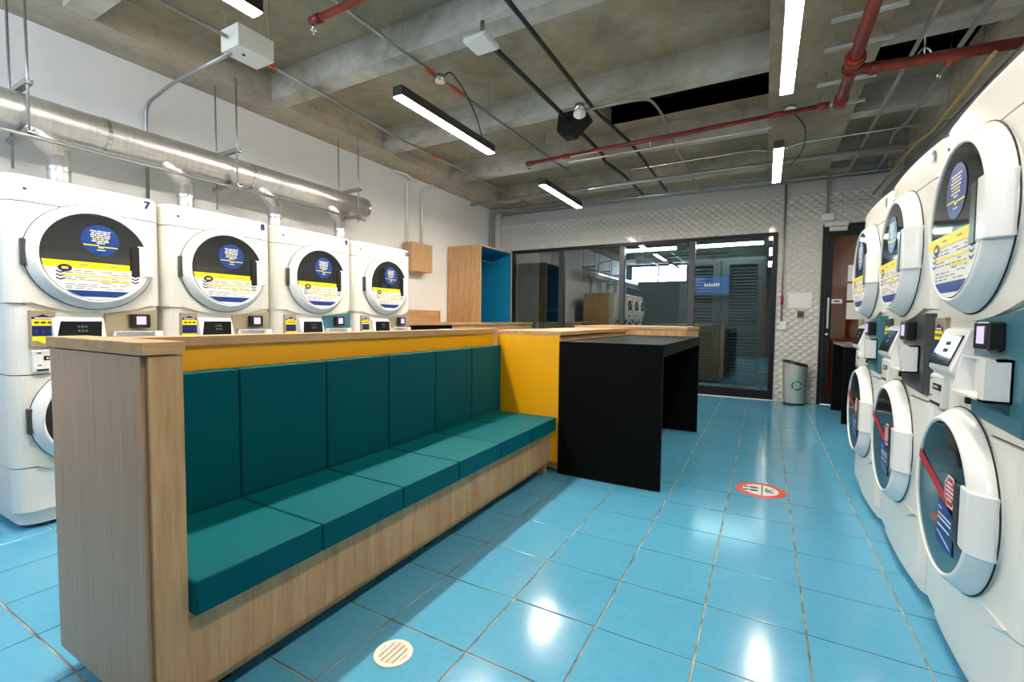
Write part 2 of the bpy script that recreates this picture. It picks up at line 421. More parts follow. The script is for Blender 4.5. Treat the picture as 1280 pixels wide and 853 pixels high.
bm = B(); lathe(bm, [(0, -.03), (.022, -.03), (.026, 0)], DX0+.1, 1.07, YF, 16); obj('lock', bm, M_chrome, d)
bm = box(.80, 1.02, YF-.07, YF, 2.60, 2.665, .006); bx(bm, .74, 1.03, YF-.05, YF-.005, 2.675, 2.735); o = obj('door_closer', bm, M_brush, d)
for z0, z1 in ((1.86, 2.10), (1.58, 1.825), (1.30, 1.545)):
    tag(single('notice_sheet', box(1.055, 1.25, YF+.019, YF+.024, z0, z1), M_paper, {1.86: 'uppermost of three white paper notices on the glass door', 1.58: 'middle of three white paper notices on the glass door', 1.30: 'lowest of three white paper notices on the glass door'}[z0], 'notice', 'paper notices on the door'), None, None)
sg = thing('door_sign', 'small white strip sign with dark lettering on door glass', 'sign', (.93, YF+.02, 1.54))
obj('plate', box(.868, 1.0, YF+.018, YF+.024, 1.535, 1.60), M_paper, sg)
obj('lettering', box(.90, .968, YF+.0165, YF+.018, 1.557, 1.578), M_blackp, sg)

# ================================================================ WASHER / DRYER STACKS
def arc(cx, cz, r, a0, a1, n): return [(cx+r*math.cos(a0+(a1-a0)*k/n), cz+r*math.sin(a0+(a1-a0)*k/n)) for k in range(n+1)]
def seg_poly(bm, r, z_lo, z_hi, y, cx, cz, mi, xmax=9, n=32):
    """the slice of a disc between two heights (offsets from its centre), optionally cut at xmax"""
    pts = []
    def cl(a, b): return max(-r, min(r, a))
    zs = [z_lo + (z_hi-z_lo)*k/n for k in range(n+1)]
    R_ = [(min(xmax, math.sqrt(max(0, r*r-z*z))), z) for z in zs]; L_ = [(-math.sqrt(max(0, r*r-z*z)), z) for z in reversed(zs)]
    pts = []
    for p in R_+L_:
        if not pts or (abs(p[0]-pts[-1][0])+abs(p[1]-pts[-1][1])) > 1e-5: pts.append(p)
    if (abs(pts[0][0]-pts[-1][0])+abs(pts[0][1]-pts[-1][1])) < 1e-5: pts.pop()
    f = poly(bm, [(cx+a, y, cz+b) for a, b in pts], mi)
    return f
def quad(bm, x0, x1, z0, z1, y, mi=0): return poly(bm, [(x0, y, z0), (x1, y, z0), (x1, y, z1), (x0, y, z1)], mi)
def facefix(bm):
    for f in bm.faces:
        f.normal_update()
        if f.normal.y > 0: f.normal_flip()

def body_outline(W, D, r=.085, inset=0, n=6):
    h = W/2-inset
    pts = [(-h, D)]
    pts += [(-h+r-r*math.cos(t*PI/2/n), inset+r-r*math.sin(t*PI/2/n)) for t in range(n+1)]
    # gently bowed front
    pts += [(x*(h-r), inset-.012*(1-x*x)) for x in (-.6, -.2, .2, .6)]
    pts += [(h-r+r*math.sin(t*PI/2/n), inset+r-r*math.cos(t*PI/2/n)) for t in range(n+1)]
    pts += [(h, D)]
    return pts
def door(root, cx, cz, washer, signs):
    R, rg = .315, .262
    bm = B()
    lathe(bm, [(R-.004, .07), (R, .0), (R-.003, -.012), (R-.016, -.030), (rg+.016, -.054), (rg+.010, -.059), (rg+.003, -.060), (rg-.001, -.056), (rg-.003, -.050)], cx, cz, -.012, 64)
    dr = obj('washer_door' if washer else 'dryer_door', bm, M_enamel2, root)
    bm = B(); lathe(bm, [(R+.003, .0), (R+.003, -.003), (R-.002, -.004)], cx, cz, -.012, 48); obj('gasket', bm, M_seam, dr)
    bm = B(); lathe(bm, [(rg+.002, -.054), (rg*.8, -.0565), (rg*.4, -.0575), (.001, -.058)], cx, cz, -.012, 48); obj('door_glass', bm, M_dglass, dr)
    # handle: block on the viewer's right with a dark grip pocket
    bm = B()
    prism(bm, [(cx+rg*.78, -.05), (cx+rg*.78, -.074), (cx+rg+.012, -.076), (cx+R-.012, -.044), (cx+R-.001, -.024), (cx+R-.008, -.012), (cx+rg+.02, -.02)], 'z', cz-.098, cz+.098); bevel(bm, .005, 2)
    obj('handle', bm, M_enamel2, dr)
    bm = B(); prism(bm, [(cx+rg*.64, cz-.10), (cx+rg*.80, cz-.10), (cx+rg*.80, cz+.09), (cx+rg*.64, cz+.09)], 'y', -.077, -.05); obj('grip_pocket', bm, M_black, dr)
    bm = B(); bx(bm, cx-R-.010, cx-R+.014, -.034, -.002, cz-.075, cz+.075); bevel(bm, .006, 1); obj('hinge', bm, M_hinge, dr)
    ys = -.0712
    if not washer:
        bm = B()
        f1 = seg_poly(bm, rg-.003, -rg+.004, -.065, ys, cx, cz, 0)           # white instruction label
        facefix(bm); lab = obj('instruction_label', bm, M_whitep, dr)
        bm = B(); y2 = ys-.0012
        seg_poly(bm, rg-.006, -.072, -.032, y2, cx, cz, 0, xmax=.158)                   # yellow heading band
        for (a, b, z) in ((-.17, .16, -.115), (0.0, .16, -.145)): quad(bm, cx+a, cx+b, cz+z-.005, cz+z+.004, y2, 0)
        seg_poly(bm, rg-.008, -rg+.022, -.203, y2, cx, cz, 1)                           # blue foot
        for sx in (-.175, .185):
            for k in range(3): poly(bm, [(cx+sx-.02, y2, cz-.098-k*.02), (cx+sx, y2, cz-.108-k*.02), (cx+sx+.02, y2, cz-.098-k*.02), (cx+sx+.02, y2, cz-.090-k*.02), (cx+sx, y2, cz-.100-k*.02), (cx+sx-.02, y2, cz-.090-k*.02)], 2)
        rr = random.Random(3)
        for row, z in enumerate((-.088, -.1, -.128, -.14, -.156, -.168, -.18, -.192)):  # rows of small print
            x = -.155
            while x < .145:
                wd = rr.uniform(.02, .055)
                if abs(x+wd/2) > .02 and rr.random() < .85: quad(bm, cx+x, cx+min(x+wd, .15), cz+z-.0022, cz+z+.0022, y2, 3)
                x += wd+.012
        quad(bm, cx-.09, cx-.05, cz-.055, cz-.049, y2-.0006, 3); quad(bm, cx+.05, cx+.10, cz-.055, cz-.049, y2-.0006, 3)
        facefix(bm); obj('label_print', bm, [M_yel, M_blue, M_navy, M_greyp], lab)
        bm = B(); poly(bm, [(cx-.155+.032*math.cos(t*PI/10), y2-.0008, cz-.075+.021*math.sin(t*PI/10)) for t in range(20)], 0)
        quad(bm, cx-.17, cx-.14, cz-.082, cz-.068, y2-.0014, 1); facefix(bm); obj('oval_emblem', bm, [M_navy, M_yel], lab)
        # round blue notice
        bx_, bz_ = cx+.015, cz+.105
        bm = B(); poly(bm, [(bx_+.094*math.cos(t*PI/20), ys, bz_+.094*math.sin(t*PI/20)) for t in range(40)], 0)
        facefix(bm); bn = obj('round_notice', bm, M_blue, dr)
        bm = B()
        for k, (wd, z, m_) in enumerate(((.05, .055, 0), (.044, .043, 0), (.05, .031, 0), (.047, .019, 0), (.04, .007, 2), (.043, -.005, 0), (.02, -.017, 0))):
            x = -wd; rq = random.Random(k)
            while x < wd-.006:
                e_ = min(wd, x+rq.uniform(.012, .03)); quad(bm, bx_+x, bx_+e_, bz_+z-.0032, bz_+z+.0032, y2, m_); x = e_+.004
        quad(bm, bx_-.082, bx_-.008, bz_-.034, bz_-.028, y2, 2); quad(bm, bx_+.006, bx_+.084, bz_-.040, bz_-.034, y2, 1)
        quad(bm, bx_-.012, bx_+.014, bz_-.046, bz_-.036, y2, 1); quad(bm, bx_-.02, bx_+.022, bz_-.06, bz_-.056, y2, 0)
        facefix(bm); obj('notice_lines', bm, [M_whitep, M_yel, M_yel], bn)
    elif signs:
        bm = B(); y2 = ys
        # diagonal red stripe clipped to the glass
        a, b = (-.245, .075), (.17, -.035); poly(bm, [(cx+a[0]+.002, y2, cz+a[1]), (cx+b[0]+.06, y2, cz+b[1]-.02), (cx+b[0]+.055, y2, cz+b[1]+.018), (cx+a[0]+.012, y2, cz+a[1]+.038)], 0)
        facefix(bm); st = obj('red_stripe', bm, M_red, dr)
        bm = B(); ox, oz = cx+.12, cz+.045
        poly(bm, [(ox+.058*math.cos(PI/8+t*PI/4), y2-.001, oz+.058*math.sin(PI/8+t*PI/4)) for t in range(8)], 0)
        poly(bm, [(ox+.050*math.cos(PI/8+t*PI/4), y2-.002, oz+.050*math.sin(PI/8+t*PI/4)) for t in range(8)], 1)
        for k, wd in enumerate((.024, .032, .034, .032, .022)): quad(bm, ox-wd, ox+wd, oz+.026-k*.014, oz+.033-k*.014, y2-.003, 0)
        facefix(bm); obj('octagon_sign', bm, [M_whitep, M_red], dr)
        bm = B(); quad(bm, cx-.0, cx+.155, cz-.165, cz-.012, y2, 0)
        for z, x1 in ((-.035, .05), (-.057, .14), (-.072, .14), (-.097, .13)): quad(bm, cx+.012, cx+x1, cz+z-.003, cz+z+.003, y2-.001, 1)
        poly(bm, [(cx+.01, y2-.001, cz-.118), (cx+.14, y2-.001, cz-.145), (cx+.14, y2-.001, cz-.15), (cx+.01, y2-.001, cz-.123)], 1)
        facefix(bm); obj('blue_notice', bm, [M_blue, M_whitep], dr)
    return dr

def machine(name, label, group, loc, rz, W, number, plate_mat, signs, D=.92, H=2.035):
    root = thing(name, label, 'washer', loc, group, local=True, rz=rz)
    hw = W/2
    def cab(nm, z0, z1, inset=0, bvl=0, smile=None, m=M_enamel):
        bm = B(); prism(bm, body_outline(W, D, inset=inset), 'z', z0, z1)
        if smile:
            zedge, zc = smile; n = 16; hx = hw-.09
            pts = [(-hx, zedge+.004)] + [(-hx+2*hx*k/n, zc+(zedge-zc)*abs(-1+2*k/n)**2.0) for k in range(n+1)] + [(hx, zedge+.004)]
            prism(bm, pts, 'y', -.010, .03)
        if bvl:
            es = [e for e in bm.edges if all(abs(v.co.z-z1) < 1e-4 for v in e.verts)]
            bmesh.ops.bevel(bm, geom=es, offset=bvl, segments=3, profile=.5, affect='EDGES')
        for f in bm.faces: f.smooth = False
        return obj(nm, bm, m, root)
    cab('top_panel', 1.886, H, 0, .022)
    cab('dryer_cabinet', 1.315, 1.881, 0, 0, (1.318, 1.262))
    cab('seam_core', .115, H-.03, .012, 0, None, M_seam)
    cab('control_section', .905, 1.3155, .010)
    cab('washer_cabinet', .372, .900, 0, 0, (.375, .296))
    cab('kick_panel', .11, .366, .003)
    cab('base', .028, .107, .028)
    # console: coloured plate, reader, tray, screen pod, coin box, price label
    bm = B(); prism(bm, [(.045, .945), (hw-.05, .935), (hw-.045, 1.295), (.30, 1.285), (.045, 1.262)], 'y', -.012, .03); bevel(bm, .003, 1)
    pl_ = obj('console_plate', bm, plate_mat, root)
    bm = B(); bx(bm, .165, .275, -.052, -.012, 1.168, 1.258); bevel(bm, .006, 1); rd = obj('card_reader', bm, M_black, root)
    obj('reader_screen', box(.195, .248, -.0533, -.052, 1.19, 1.243), M_readerscreen, rd)
    bm = B(); t = .007                                    # tray: open-fronted box
    bx(bm, .075, .335, -.072, -.012, 1.022, 1.022+t); bx(bm, .075, .335, -.05, -.012, 1.148-t, 1.148); bx(bm, .29, .335, -.072, -.012, 1.022, 1.148)
    bx(bm, .075, .335, -.018, -.012, 1.022, 1.148); prism(bm, [(-.072, 1.022), (-.012, 1.022), (-.012, 1.148), (-.05, 1.148)], 'x', .075, .075+t)
    obj('tray', bm, M_enamel2, root)
    bm = B(); prism(bm, [(.0, 1.04), (-.03, 1.05), (-.066, 1.080), (-.066, 1.09), (-.024, 1.228), (0, 1.238)], 'x', -.205, .035); bevel(bm, .006, 1)
    pod = obj('display_pod', bm, M_enamel2, root)
    # screen lies on the slanted face from (-.115,1.09) to (-.045,1.235)
    dn = Vector((0, -.145, -.07)).normalized()*-1; dn = Vector((0, -.138, .042)).normalized(); bm = B()
    def sl(t, x): return Vector((x, -.066+.042*t, 1.09+.138*t))
    vs = [sl(.06, -.20), sl(.06, .005), sl(.86, .022), sl(.86, -.17)]
    lo = [bm.verts.new(p) for p in vs]; hi = [bm.verts.new(p+dn*.006) for p in vs]
    bm.faces.new(hi); bm.faces.new(lo[::-1])
    for k in range(4): bm.faces.new((lo[k], lo[(k+1) % 4], hi[(k+1) % 4], hi[k]))
    bmesh.ops.recalc_face_normals(bm, faces=list(bm.faces))
    sc = obj('screen', bm, M_screenb, pod)
    bm = B()
    for t_, x_ in ((.58, -.10), (.40, -.10)):
        for k in range(3):
            a = sl(t_, x_+k*.017)+dn*.0068; b = sl(t_, x_+k*.017+.012)+dn*.0068; c = sl(t_+.1, x_+k*.017+.013)+dn*.0068; d_ = sl(t_+.1, x_+k*.017+.001)+dn*.0068
            poly(bm, [a, b, c, d_])
    obj('digits', bm, M_led, pod)
    bm = B(); bx(bm, -hw+.085, -.215, -.022, .02, .915, 1.045); bevel(bm, .006, 1); cb = obj('coin_box', bm, M_enamel2, root)
    for q_ in ((-hw+.13, -.22, .985, 1.01), (-hw+.10, -.225, .925, .936), (-hw+.105, -hw+.12, 1.024, 1.03), (-hw+.105, -hw+.12, .955, .961)):
        obj('coin_slot', box(q_[0], q_[1], -.024, -.021, q_[2], q_[3]), M_black, cb)
    bm = B()
    for k in range(5): quad(bm, -hw+.142+k*.012, -hw+.150+k*.012, .993, 1.002, -.0245)
    facefix(bm); obj('badge_letters', bm, M_whitep, cb)
    bm = B(); bx(bm, .0, .02, -.016, .0, .975, .997); obj('keyhole', bm, M_black, root)
    x0, x1 = -hw+.08, -hw+.19
    bm = B(); bx(bm, x0, x1, -.014, .02, 1.06, 1.275); bevel(bm, .004, 1); pn = obj('price_panel', bm, M_taupe if plate_mat is not M_charc else M_charc, root)
    bm = B(); y = -.0152; a, b = x0+.008, x1-.008
    quad(bm, a, b, 1.222, 1.236, y, 1); quad(bm, a, b, 1.185, 1.222, y, 0); quad(bm, a, b, 1.125, 1.184, y, 1); quad(bm, a, b, 1.098, 1.125, y, 0)
    poly(bm, [(a+.02, y, 1.098), ((a+b)/2, y, 1.082), (b-.02, y, 1.098)], 0); poly(bm, [(a+.02, y, 1.237), (b-.02, y, 1.237), ((a+b)/2, y, 1.252)], 1)
    for k in range(3):
        quad(bm, a+.010+k*.028, a+.030+k*.028, 1.198, 1.208, y-.001, 2); quad(bm, a+.012+k*.03, a+.022+k*.03, 1.14, 1.165, y-.001, 3)
    quad(bm, a+.012, b-.012, 1.226, 1.232, y-.001, 4)
    facefix(bm); obj('price_label', bm, [M_yel, M_navy, M_blackp, M_blue, M_whitep], pn)
    bm = B(); lathe(bm, [(.0, -.004), (.008, -.004), (.009, 0)], -hw+.085, 1.955, .0, 12); bx(bm, -.01, .01, 0, .002, 1.95, 1.96)
    obj('screw_plug', bm, M_hinge, root)
    text(number, .066, M_navy, 'number_sticker', root, Matrix.Translation((hw-.085, -.0045, 1.985)) @ Matrix.Rotation(PI/2, 4, 'X'), .001, .003)
    door(root, 0, 1.60, False, True)
    door(root, 0, .642, True, signs)
    return root

XLM = -3.655
for (y0, y1, num, pm, lab) in ((.872, 1.622, '7', M_taupe, 'white washer and dryer stack numbered 7, nearest one on the left'),
                               (1.640, 2.430, '8', M_taupe, 'white washer and dryer stack numbered 8, between 7 and 9'),
                               (2.449, 3.292, '9', M_teal, 'white washer and dryer stack numbered 9, with teal reader plate'),
                               (3.312, 4.166, '10', M_taupe, 'white washer and dryer stack numbered 10, beside the wooden wall box')):
    machine('washer_dryer_stack', lab, 'stacks along the left wall', (XLM, (y0+y1)/2, 0), PI/2, y1-y0, num, pm, False)
XRM = .633
for (y0, y1, num, pm, lab) in ((1.70, 2.592, '3', M_teal, 'white washer and dryer stack nearest the camera on the right'),
                               (2.606, 3.490, '2', M_charc, 'middle white washer and dryer stack on the right, with charcoal reader plate'),
                               (3.506, 4.362, '1', M_teal, 'farthest white washer and dryer stack on the right, by the black table')):
    machine('washer_dryer_stack', lab, 'stacks along the right wall', (XRM, (y0+y1)/2, 0), -PI/2, y1-y0, num, pm, True, H=2.05)

# ================================================================ BANQUETTE BENCH
BX0, BX1 = -2.135, -1.47     # back of the unit, seat front
YA, YB, YN = .605, .702, 3.40  # front of end panel, its inner face, far yellow panel
bench = thing('banquette_bench', 'built-in oak bench with yellow back and end, black table beyond it', 'bench', (-1.8, 2.0, 0))
obj('end_panel', box(BX0, BX1-.032, YA, YB-.002, .085, 1.136), M_woodg, bench)
o = obj('end_post', box(BX1-.030, BX1-.012, YA+.012, YB, .085, 1.136), M_woodv, bench)
obj('end_cap', box(BX0-.008, BX1-.004, YA-.008, YB+.004, 1.140, 1.176, .0015, 1), M_woody, bench)
obj('back_ledge', box(BX0, -2.03, YB+.006, YN-.004, 1.128, 1.168, .0015, 1), M_woody, bench)
obj('yellow_back', box(-2.075, -2.05, YB, YN-.003, .40, 1.127), M_yellow, bench)
obj('rear_panel', box(BX0+.005, -2.08, YB, YN, .085, 1.127), M_woodv, bench)
obj('seat_board', box(-2.05, -1.515, YB, YN-.003, .325, .352), M_woody, bench)
obj('front_panel', box(-1.515, -1.497, YB+.002, YN-.004, .10, .332), M_woodv, bench)
obj('front_lip', box(-1.53, -1.499, YB+.002, YN-.004, .333, .353), M_woody, bench)
obj('bottom_rail', box(-1.60, -1.522, YB, YN-.004, .062, .10), M_woody, bench)
obj('yellow_end_panel', box(-2.02, -1.436, YN, YN+.018, .088, 1.122), M_yellow, bench)
for (x, y) in ((-1.56, 3.36), (-1.62, 1.95), (-1.62, .85), (-2.05, .85), (-2.05, 3.3), (-2.05, 1.95)):
    obj('foot', box(x-.03, x+.03, y-.03, y+.03, 0, .063 if x > -1.9 else .086), M_woodv if y > 3.3 else M_blacklam, bench)
obj('plinth', box(-2.10, -1.68, YA+.08, YN-.06, .001, .084), M_blacklam, bench)
n = 6; y0, y1 = YB+.004, YN-.006; st = (y1-y0)/n
words = ['nearest the camera, beside the wooden end post', 'second from the wooden end post', 'third from the wooden end post', 'fourth from the wooden end post', 'fifth from the wooden end post', 'farthest, against the yellow end panel']
for k in range(n):
    a, b = y0+k*st, y0+(k+1)*st
    bm = box(-1.985, -1.453, a+.0025, b-.0025, .353, .460, .007, 3)
    single('seat_cushion', bm, M_fabric, 'teal seat cushion of the bench, '+words[k], 'cushion', 'teal seat cushions')
    bm = box(-2.048, -1.975, a+.0025, b-.0025, .462, 1.026, .008, 3)
    single('back_cushion', bm, M_fabric, 'upright teal back cushion, '+words[k], 'cushion', 'teal back cushions')
single('paper_slip', box(-2.125, -2.085, 2.72, 2.86, 1.168, 1.1695), M_paper, 'small white paper slip lying on the oak bench ledge', 'paper')

# oak divider beyond the bench, carrying the far end
div = thing('oak_divider', 'oak divider block behind the black table, capped in oak', 'divider', (-1.75, 4.5, 0))
obj('body', box(-2.02, -1.45, YN+.02, 5.44, .03, 1.112), M_woodv, div)
obj('cap', box(-2.02, -1.424, YN+.0, 5.44, 1.123, 1.156, .0015, 1), M_woody, div)
div2 = thing('oak_bench_end', 'far oak end wall with raised cap behind the black table', 'divider', (-1.3, 5.6, 0))
obj('body', box(-2.10, -.775, 5.51, 6.6, .03, 1.142), M_woodv, div2)
obj('cap', box(-2.12, -.765, 5.50, 6.62, 1.146, 1.18, .0015, 1), M_woody, div2)
# black table
tb = thing('high_table', 'tall black laminate table beside the yellow end panel', 'table', (-1.03, 4.4, 0))
obj('table_top', box(-1.434, -.63, YN-.012, 5.485, .985, 1.076, .0015, 1), M_blacklam, tb)
obj('leg', box(-1.434, -.63, YN-.012, YN+.018, .006, .984), M_blacklam, tb)
obj('leg', box(-1.434, -.63, 5.455, 5.485, .006, .984), M_blacklam, tb)
for x in (-1.38, -.70):
    for y in (YN+.003, 5.47):
        bm = B(); tube(bm, [(x, y, 0), (x, y, .006)], .016, 10); obj('glide', bm, M_hinge, tb)
# black table at the right, past the machines
tr_ = thing('high_table', 'black table with grey top beside the glass door', 'table', (1.2, 7.3, 0))
obj('table_top', box(.862, 1.6, 6.85, 7.9, .95, .985, .0015, 1), mat('grey_top', (.16, .155, .15), .35), tr_)
obj('leg', box(.862, 1.6, 6.85, 6.88, .004, .949), M_blacklam, tr_)
obj('leg', box(.862, 1.6, 7.87, 7.9, .004, .949), M_blacklam, tr_)

# ================================================================ LEFT FAR CORNER
ct = thing('oak_counter', 'oak counter under the blue cupboard along the left wall', 'counter', (-4.5, 6.3, 0))
obj('worktop', box(XL+.004, -4.09, 4.42, YF-.03, 1.155, 1.19, .0015, 1), M_woody, ct)
obj('front_panel', box(-4.14, -4.115, 5.6, YF-.04, .0, 1.154), M_woodv, ct)
obj('kneehole_back', box(-4.86, -4.84, 4.45, 5.6, .02, 1.154), M_blacklam, ct)
obj('side_panel', box(-4.85, -4.12, 5.565, 5.59, .0, 1.154), M_blacklam, ct)
obj('fascia', box(-4.14, -4.115, 4.45, 5.6, 1.06, 1.154), M_blacklam, ct)
obj('side_panel', box(-4.85, -4.12, 4.43, 4.45, .0, 1.154), M_woodv, ct)
cu = thing('open_cupboard', 'open oak cupboard lined in blue, standing on the counter', 'cupboard', (-4.55, 7.05, 1.19))
cx0, cx1, cy0, cy1, cz0, cz1 = XL+.02, -4.20, 6.51, 7.60, 1.191, 2.50
obj('side_panel', box(cx0, cx1, cy0, cy0+.022, cz0, cz1), M_woodv, cu)
obj('side_panel', box(cx0, cx1, cy1-.022, cy1, cz0, cz1), M_woodv, cu)
obj('top_panel', box(cx0, cx1, cy0+.022, cy1-.022, cz1-.022, cz1), M_woody, cu)
bm = B(); bx(bm, cx0, cx0+.012, cy0+.022, cy1-.022, cz0, cz1-.022); bx(bm, cx0+.012, cx1-.008, cy1-.028, cy1-.0225, cz0, cz1-.022); bx(bm, cx0+.012, cx1-.008, cy0+.0225, cy0+.028, cz0, cz1-.022)
bx(bm, cx0+.012, cx1-.008, cy0+.028, cy1-.028, cz1-.028, cz1-.0225); bx(bm, cx0+.012, cx1-.008, cy0+.028, cy1-.028, cz0, cz0+.006)
o = obj('lining', bm, M_cabblue, cu); o['label'] = 'bright blue lining'
bm = B(); tube(bm, [(-4.5, cy0+.03, 2.30), (-4.5, cy1-.03, 2.30)], .014, 10); obj('hanging_rail', bm, M_chrome, cu)
bm = box(-4.88, -4.70, 5.38, 5.86, 1.97, 2.41, .002, 1)
single('wall_box', bm, M_woodv, 'square oak box mounted on the left wall above the counter', 'box')
lb = thing('low_crate', 'low oak box with raised rim on the counter, left of cupboard', 'box', (-4.84, 5.8, 1.19))
bm = B(); bx(bm, -4.885, -4.80, 5.35, 5.375, 1.191, 1.38); bx(bm, -4.885, -4.80, 6.17, 6.2, 1.191, 1.38); bx(bm, -4.885, -4.80, 5.375, 6.17, 1.355, 1.38); bx(bm, -4.885, -4.80, 5.375, 6.17, 1.191, 1.21)
obj('rim', bm, M_woodv, lb); obj('panel', box(-4.885, -4.812, 5.375, 6.17, 1.21, 1.355), M_woody, lb)
# oak gable at the end of the left row of machines
single('gable_panel', box(-4.55, -3.80, 4.255, 4.28, 0, 2.0), M_woodv, 'oak gable panel closing the left row after stack 10', 'panel')

# ================================================================ BEHIND THE GLASS
lv = thing('louvre_doors', 'grey double louvred metal doors behind the glass partition', 'door', (-.65, 10.0, 0))
def louvre_leaf(x0, x1):
    bm = B(); y0, y1 = 9.98, 10.04
    bx(bm, x0, x0+.14, y0, y1, .03, 2.5); bx(bm, x1-.14, x1, y0, y1, .03, 2.5); bx(bm, x0+.14, x1-.14, y0, y1, 2.36, 2.5); bx(bm, x0+.14, x1-.14, y0, y1, .03, .22); bx(bm, x0+.14, x1-.14, y0, y1, 1.02, 1.14)
    lf = obj('door_leaf', bm, M_louv, lv)
    for (za, zb) in ((.22, 1.02), (1.14, 2.36)):
        k = za+.03
        while k < zb-.02:
            bm = B(); prism(bm, [(9.985, k-.02), (9.992, k-.024), (10.035, k+.018), (10.03, k+.022)], 'x', x0+.14, x1-.14); obj('slat', bm, M_louv, lf); k += .062
louvre_leaf(-1.56, -.79); louvre_leaf(-.775, -.0)
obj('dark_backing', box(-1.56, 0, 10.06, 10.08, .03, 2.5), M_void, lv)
for (x0, x1, lab) in ((-1.17, -.06, 'right cool white tube light behind the glass, above louvred doors'), (-2.49, -1.52, 'left cool white tube light behind the middle glass panes')):
    t_ = thing('tube_light', lab, 'light', ((x0+x1)/2, 9.2, 2.73), 'tube lights behind the glass')
    obj('housing', box(x0, x1, 9.16, 9.24, 2.665, 2.72), M_frame, t_); bm = B(); tube(bm, [(x0, 9.2, 2.635), (x1, 9.2, 2.635)], .028, 10); obj('tube', bm, M_tube, t_)
    for x in (x0+.1, x1-.1):
        bm = B(); tube(bm, [(x, 9.2, 2.72), (x, 9.2, ZS)], .006, 6); obj('hanger', bm, M_frame, t_)
single('reflection_board', box(-.05, .01, 8.62, 8.66, 0, 1.78), M_wooddk, 'added orange board behind right glass pane, standing in for a reflected wood strip', 'board')  # added board stands in for a wood strip reflected in the pane
lk = thing('blue_locker', 'navy steel locker with pale edges behind the left glass pane', 'locker', (-3.9, 9.3, 0))
obj('body', box(-4.25, -3.55, 9.22, 9.7, 0, 1.48), M_lockb, lk)
bm = B()
for a in ((-4.25, -4.20, 0, 1.48), (-3.60, -3.55, 0, 1.48), (-4.20, -3.60, 1.44, 1.48), (-4.20, -3.60, 1.19, 1.21)): bx(bm, a[0], a[1], 9.20, 9.22, a[2], a[3])
obj('frame', bm, mat('locker_edge', lin((92, 118, 130)), .4), lk)
# hanging tv near the rear wall, seen mirrored in the glass
tv = thing('hanging_television', 'television with blue picture hung near rear wall, mirrored in the glass', 'television', (-1.72, -1.2, 2.1))
obj('casing', box(-2.31, -1.12, -1.28, -1.22, 2.09, 2.90), M_black, tv)
obj('picture', box(-2.28, -1.15, -1.22, -1.215, 2.22, 2.87), M_tv, tv)
bm = B(); rr = random.Random(5)
for k in range(7): bx(bm, -1.95+k*.075, -1.95+k*.075+.045, -1.215, -1.212, 2.50, 2.50+rr.choice((.07, .09, .12)))
obj('picture_letters', bm, M_tvw, tv)
bm = B(); tube(bm, [(-1.71, -1.26, 2.9), (-1.71, -1.26, 3.5)], .025, 8); tube(bm, [(-1.71, -1.26, 3.5), (-1.95, -1.26, ZS)], .015, 6); tube(bm, [(-1.71, -1.26, 3.5), (-1.47, -1.26, ZS)], .015, 6); obj('mount', bm, M_black, tv)

# ================================================================ PENDANT LIGHTS
def pendant(x, y0, y1, z, lab, wires=True):
    t_ = thing('pendant_light', lab, 'light', (x, (y0+y1)/2, z), 'linear pendant lights')
    bm = B(); hw_ = .046
    bx(bm, x-hw_, x+hw_, y0, y1, z+.006, z+.085); obj('housing', bm, M_pend, t_)
    obj('diffuser', box(x-hw_+.004, x+hw_-.004, y0+.004, y1-.004, z, z+.006), M_lamp if x < -1 else M_lampr, t_)
    for yy in (y0+.06, y1-.06):
        bm = B(); tube(bm, [(x, yy, z+.085), (x, yy, ZB if x > -1 else ZS)], .0025, 5); obj('wire', bm, M_cond, t_)
LZ = 3.0
pendant(-2.64, .25, 1.69, LZ, 'linear pendant light at top left, nearest of the left row')
pendant(-2.60, 2.80, 4.22, LZ, 'middle linear pendant light of the left row, over the bench')
pendant(-2.60, 5.49, 6.86, LZ, 'farthest linear pendant light of the left row')
pendant(.085, .0, 1.45, LZ, 'linear pendant light of the right row above the camera')
pendant(.09, 2.75, 4.17, LZ, 'linear pendant light of the right row at top of frame')
pendant(.07, 5.43, 6.72, LZ, 'farthest linear pendant light of the right row, before the far wall')

# ================================================================ SERVICES
def run(name, pts, r, m, label, cat='pipe', group=None, rad=.08, seg=10):
    bm = B(); tube(bm, bend(pts, rad) if len(pts) > 2 else pts, r, seg)
    return single(name, bm, m, label, cat, group)
def at(z, pts):
    """carry a run hung at 3.30 m to another height, keeping its course over the room"""
    k = (z-EYE)/2.05
    return [(p[0]*k, p[1]*k if p[1] > 0 else p[1], EYE+(p[2]-EYE)*k) for p in pts]
def collar(parent, name, p, q, r, m):
    bm = B(); tube(bm, [p, q], r, 10); return obj(name, bm, m, parent)
